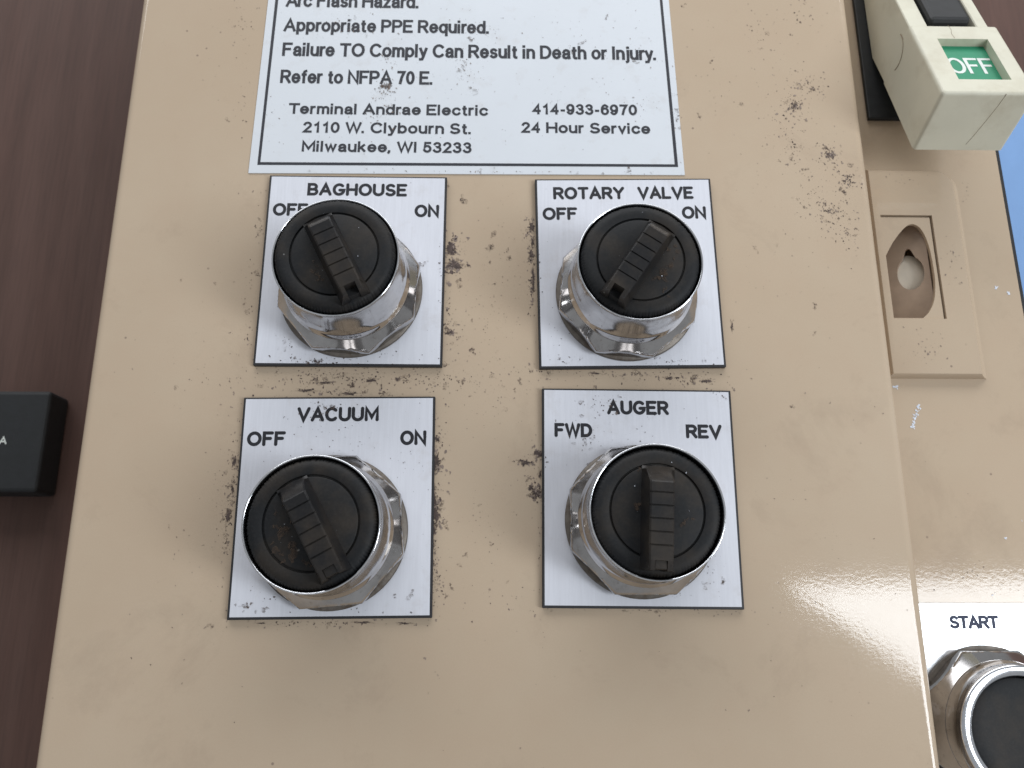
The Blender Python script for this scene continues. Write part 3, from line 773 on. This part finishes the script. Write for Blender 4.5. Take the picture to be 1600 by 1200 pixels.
BL = [(-15.7, 37.0, 1.5, 1.6), (-16.0, 35.8, 1.3, 1.1), (-14.4, 31.6, 2.2, 1.2), (-13.6, 31.0, 1.2, 1.0), (-15.4, 11.5, 1.3, 0.5), (7.2, 43.2, .7, 1.8), (6.9, 35.0, .9, 1.3), (7.4, 28, .45, 3.2), (7.3, 38.5, .4, 2.0),
      (-18.0, -17.8, .8, .8), (-18.2, -23.6, .9, 2.3), (-17.8, -37.2, 1.4, 2.2), (-18.3, -33.5, .5, 2.5), (-18.5, -44, .35, 4), (-18.3, -41.0, .6, 1.0), (8.5, -21.6, 1.5, .9), (5.2, -24.0, 1.6, .6), (4.2, -23.4, .9, .5), (7.9, -32.0, 1.3, 1.4), (6.4, -30.4, 1.0, .8), (8.9, -27, .4, 1.6),
      (-70.3, -24.0, .6, 1.8), (-70.6, -38, .5, 2.5), (-70.2, -31, .4, 1.6), (-48, -2.6, 1.6, .5), (-36, -2.0, 1.4, .6), (-53, -4.8, 2.0, .5), (-29, -1.6, 1.0, .5), (-42, -5.6, 2.4, .45), (44, -.9, 1.2, .5), (54, -1.6, 1.5, .6), (24, .4, 1.5, .4),
      (85.2, 83.2, .5, .9), (94.3, 66.9, .8, .7), (97.5, 58.5, .6, .6), (-25, -64.1, 1.4, .35), (-60, -64.1, 1.0, .3), (-35, -63.9, 2, .3), (61.8, 14, .4, 1.2)]
obj('grime_patch', clip(blobs(BL, 0.09, 6), ALL_OUT), M['grime'], door, kind='stuff')
obj('grime_smear', clip(blobs([(a, b, c * 1.9, d * 1.7) for a, b, c, d in BL], 0.008, 9), ALL_OUT), M['smear'], door, kind='stuff')
gd = obj('grime', clip(flakes(door_cl, 0.03, 3), ALL_OUT), M['grime'], door, kind='stuff')
soft_cl = [(a, b, c * 1.5 + .4, d * 1.5 + .4, int(n * 1.1), s0 * 1.3, s1 * 1.15) for a, b, c, d, n, s0, s1 in door_cl]
obj('faint_grime', clip(flakes(soft_cl, 0.015, 8), ALL_OUT), M['grime_soft'], door, kind='stuff')
def smear(cl, z, seed, outs=(), inn=None):
    c2 = [(a, b, c * 1.1 + .2, d * 1.1 + .2, max(3, n // 7), 0.5, 1.3) for a, b, c, d, n, s0, s1 in cl if n >= 26]
    return clip(flakes(c2, z, seed), outs, inn)
obj('grime_smear', smear(door_cl, 0.012, 41, ALL_OUT), M['smear'], door, kind='stuff')
# on the plates and the label
def on(name_root, match, cl, z, box_in, seed, mat='grime', outs=()):
    r = [o for o in bpy.data.objects if o.get('label', '').find(match) >= 0 and o.name.startswith(name_root)][0]
    V, F = clip(flakes(cl, z, seed), outs, box_in)
    off = r.location / S; c_, s_ = math.cos(-r.rotation_euler.z), math.sin(-r.rotation_euler.z)
    V = [((x - off.x) * c_ - (y - off.y) * s_, (x - off.x) * s_ + (y - off.y) * c_, zz - off.z) for x, y, zz in V]
    o = bpy.data.objects.new('grime', mesh_of('grime', V, F, M[mat])); C.objects.link(o); o.parent = r; o['kind'] = 'stuff'
ZP = 1.56
on('legend_plate', 'BAGHOUSE', [(-50, 2.8, 5, 0.8, 130, .06, .42), (-58, 7, 2.4, 3.4, 60, .05, .26), (-22, 12, 3, 6, 20, .05, .25), (-33, 4.5, 5, 1.2, 50, .05, .3), (-45, 30, 14, 18, 50, .04, .14), (-18.5, 33, .4, 8, 20, .1, .3)], ZP, (-66.6, -17.6, 2.0, 57.3), 21)
on('legend_plate', 'ROTARY', [(16, 4, 5, 1.4, 50, .05, .25), (46, 3.5, 6, 1.2, 80, .05, .3), (14, 12, 2, 5, 40, .05, .22), (9, 30, .6, 10, 50, .06, .3), (33, 30, 14, 18, 40, .04, .14)], ZP, (8.8, 57.5, 2.2, 56.6), 22)
on('legend_plate', 'VACUUM', [(-47, -9.5, 3.2, 1.2, 90, .06, .4), (-47, -13.5, 5, 3, 90, .05, .26), (-44, -20, 14, 5, 120, .04, .22), (-28, -24, 6, 5, 60, .05, .26), (-62, -59, 4, 2.6, 60, .05, .3), (-40, -60.5, 10, 1.5, 60, .05, .24), (-21, -35, 2, 14, 40, .05, .22)], ZP, (-68.2, -19.8, -62.2, -7.8), 23)
on('legend_plate', 'AUGER', [(26, -8, 4, 1.8, 100, .06, .34), (22, -17, 5, 6, 150, .05, .26), (36, -17, 8, 5, 90, .04, .22), (57, -6, 2, 1.3, 30, .06, .3), (52, -50, 4, 4, 50, .05, .26), (40, -57.5, 10, 1.4, 50, .04, .22), (10.3, -23, .4, 2, 20, .1, .35)], ZP, (10.2, 58.6, -59.4, -5), 24)
lab_cl = [(-36, 86, 3.0, 5, 240, .06, .36), (-37, 76, 2.6, 3, 70, .05, .28), (-36, 98, 3, 3, 70, .06, .34), (-13, 95.5, 2.6, 2.6, 100, .06, .34), (-12, 92, 4, 4, 60, .05, .25), (-48, 108, 8, 4, 120, .05, .28), (-10, 108, 8, 5, 120, .05, .28), (20, 105, 14, 8, 90, .05, .22),
          (38, 103, 5, 6, 70, .05, .28), (30, 90, 12, 8, 60, .05, .22), (40, 82, 5, 6, 70, .05, .24), (-20, 90, 30, 20, 260, .04, .18), (-10, 60.3, 34, 0.35, 120, .05, .26), (-68, 76, 3, 10, 50, .05, .26), (50, 78, 1, 12, 50, .06, .3), (-20, 71, 30, 4, 110, .04, .18), (14, 83, 3, 4, 50, .04, .2)]
on('warning_label', 'warning', lab_cl, 0.34, (-72.6, 50.5, 59.4, 125), 25, 'grime_soft')
on('warning_label', 'warning', [(a, b, c * .8, d * .8, n // 3, s0 * .9, s1 * .75) for a, b, c, d, n, s0, s1 in lab_cl], 0.36, (-72.6, 50.5, 59.4, 125), 26, 'grime')
fl_cl = [(122, 66, 4, 2.4, 30, .08, .34), (133, 41, 1.8, 4, 50, .08, .36), (133, 32, 2, 4, 20, .06, .3), (120.5, 12, 4, 4.5, 130, .06, .4)]
on('warning_label', 'warning', [(-36, 88, 2.5, 6, 14, .8, 1.9), (-13, 94, 2.5, 3, 10, .8, 1.9), (-47, 108, 5, 3, 8, .7, 1.4), (-9, 107, 6, 3, 8, .7, 1.4), (22, 104, 12, 6, 12, .6, 1.3), (38, 101, 4, 5, 7, .6, 1.3), (-37, 76, 2, 2, 5, .6, 1.2), (50.3, 80, .5, 9, 14, .6, 1.2), (-20, 60.2, 25, .3, 14, .5, 1.0), (25, 60.3, 14, .3, 12, .5, 1.1)], 0.33, (-72.6, 50.6, 59.3, 125), 51, 'smear')
on('legend_plate', 'BAGHOUSE', [(-51, 3, 4, .6, 16, .6, 1.2), (-60, 8, 1.6, 3, 8, .6, 1.1), (-24, 27, .5, 4, 6, .8, 1.4)], 1.555, (-66.6, -17.6, 2.0, 57.3), 52, 'smear')
on('legend_plate', 'VACUUM', [(-47, -10, 3, 1.0, 10, .6, 1.3), (-63, -60, 4, 1.2, 10, .6, 1.1), (-24, -58, 3, 2, 6, .6, 1.1)], 1.555, (-68.2, -19.8, -62.2, -7.8), 53, 'smear')
on('legend_plate', 'AUGER', [(25, -9, 4, 2, 10, .6, 1.3), (21, -19, 3, 4, 12, .6, 1.2), (50, -54, 5, 2, 8, .6, 1.1), (56, -6.5, 1.5, .8, 5, .5, 1.0)], 1.555, (10.2, 58.6, -59.4, -5), 54, 'smear')
on('legend_plate', 'ROTARY', [(14, 4, 4, 1, 8, .6, 1.1), (48, 3.2, 4, .7, 9, .6, 1.1), (15, 26, 1.0, 6, 8, .7, 1.2)], 1.555, (8.8, 57.5, 2.2, 56.6), 55, 'smear')
def cap_dust(t, capz, cl, mat, seed, name):
    V, F = clip(flakes(cl, 0, seed)); x0, y0 = t.location.x / S, t.location.y / S
    keep = [f for f in F if 0.2 < math.hypot(V[f[0]][0], V[f[0]][1]) < 13.2]
    V = [(x, y, capz - 0.02 + z * 0.6 + (0.12 if math.hypot(x, y) > 10.4 else 0)) for x, y, z in V]
    o = bpy.data.objects.new(name, mesh_of(name, V, keep, M[mat])); C.objects.link(o); o.parent = t; o['kind'] = 'stuff'
for k_, (t, cz, dc) in enumerate(zip(sw, (25.8, 25.0, 24.4, 24.0), ([(-4, -4, 2, 3, 8, .6, 1.4)], [(5.5, -4, 2.2, 2.8, 26, .7, 1.8), (7, 4, 2, 2, 8, .6, 1.2)], [(-6.2, -2.5, 1.8, 3.2, 34, .7, 1.9), (-4, -8, 2, 1.4, 10, .6, 1.4)], [(-3.8, 2, .6, 5, 12, .5, 1.2), (5, -2, 2, 4, 6, .6, 1.2)]))):
    cap_dust(t, cz, dc, 'cap_dust', 60 + k_, 'brown_dust')
    cap_dust(t, cz + 0.05, [(0, 0, 7, 7, 26, .06, .17)], 'chip', 70 + k_, 'white_specks')
V, F = clip(flakes(fl_cl, -11.97, 31), [(HX0, HX1 + .6, HY0, HY1 + .6)], (112.5, 136, 5.5, 68.4))
obj('grime', (V, F), M['grime_soft'], hasp, kind='stuff')
fg = obj('flange_grime', clip(flakes([(142, 64, 2, 3, 26, .07, .3), (137, -55, 8, 2, 30, .06, .3), (128, -50, 4, 1.3, 26, .08, .3), (116, -54, 2, 3, 8, .1, .3), (130, -20, 12, 25, 18, .05, .2)], FZ + 0.03, 33), [(106, 147, -200, -59)], (104, 153, -170, 75)), M['grime_soft'], cab, kind='stuff')
def streak(P, r):
    V, F = flakes([(x, y, r * .5, r * .5, 16, r * .5, r) for x, y in P], FZ + 0.03, 77); return V, F
obj('pale_scuff', join(streak([(115.8 + .34 * k, -10.8 + 0.8 * k) for k in range(9)], 0.42), streak([(112.3, 1.0), (146.6, 32), (150, 30.3)], 0.5), flakes([(144, -37, .4, .3, 5, .2, .4), (137.5, -42, .3, .3, 5, .2, .35), (132, -57, .2, .2, 4, .2, .3)], FZ + .03, 5)), M['chip'], cab, kind='stuff')

for o in list(bpy.data.objects):
    if '_base' in o.keys(): del o['_base']
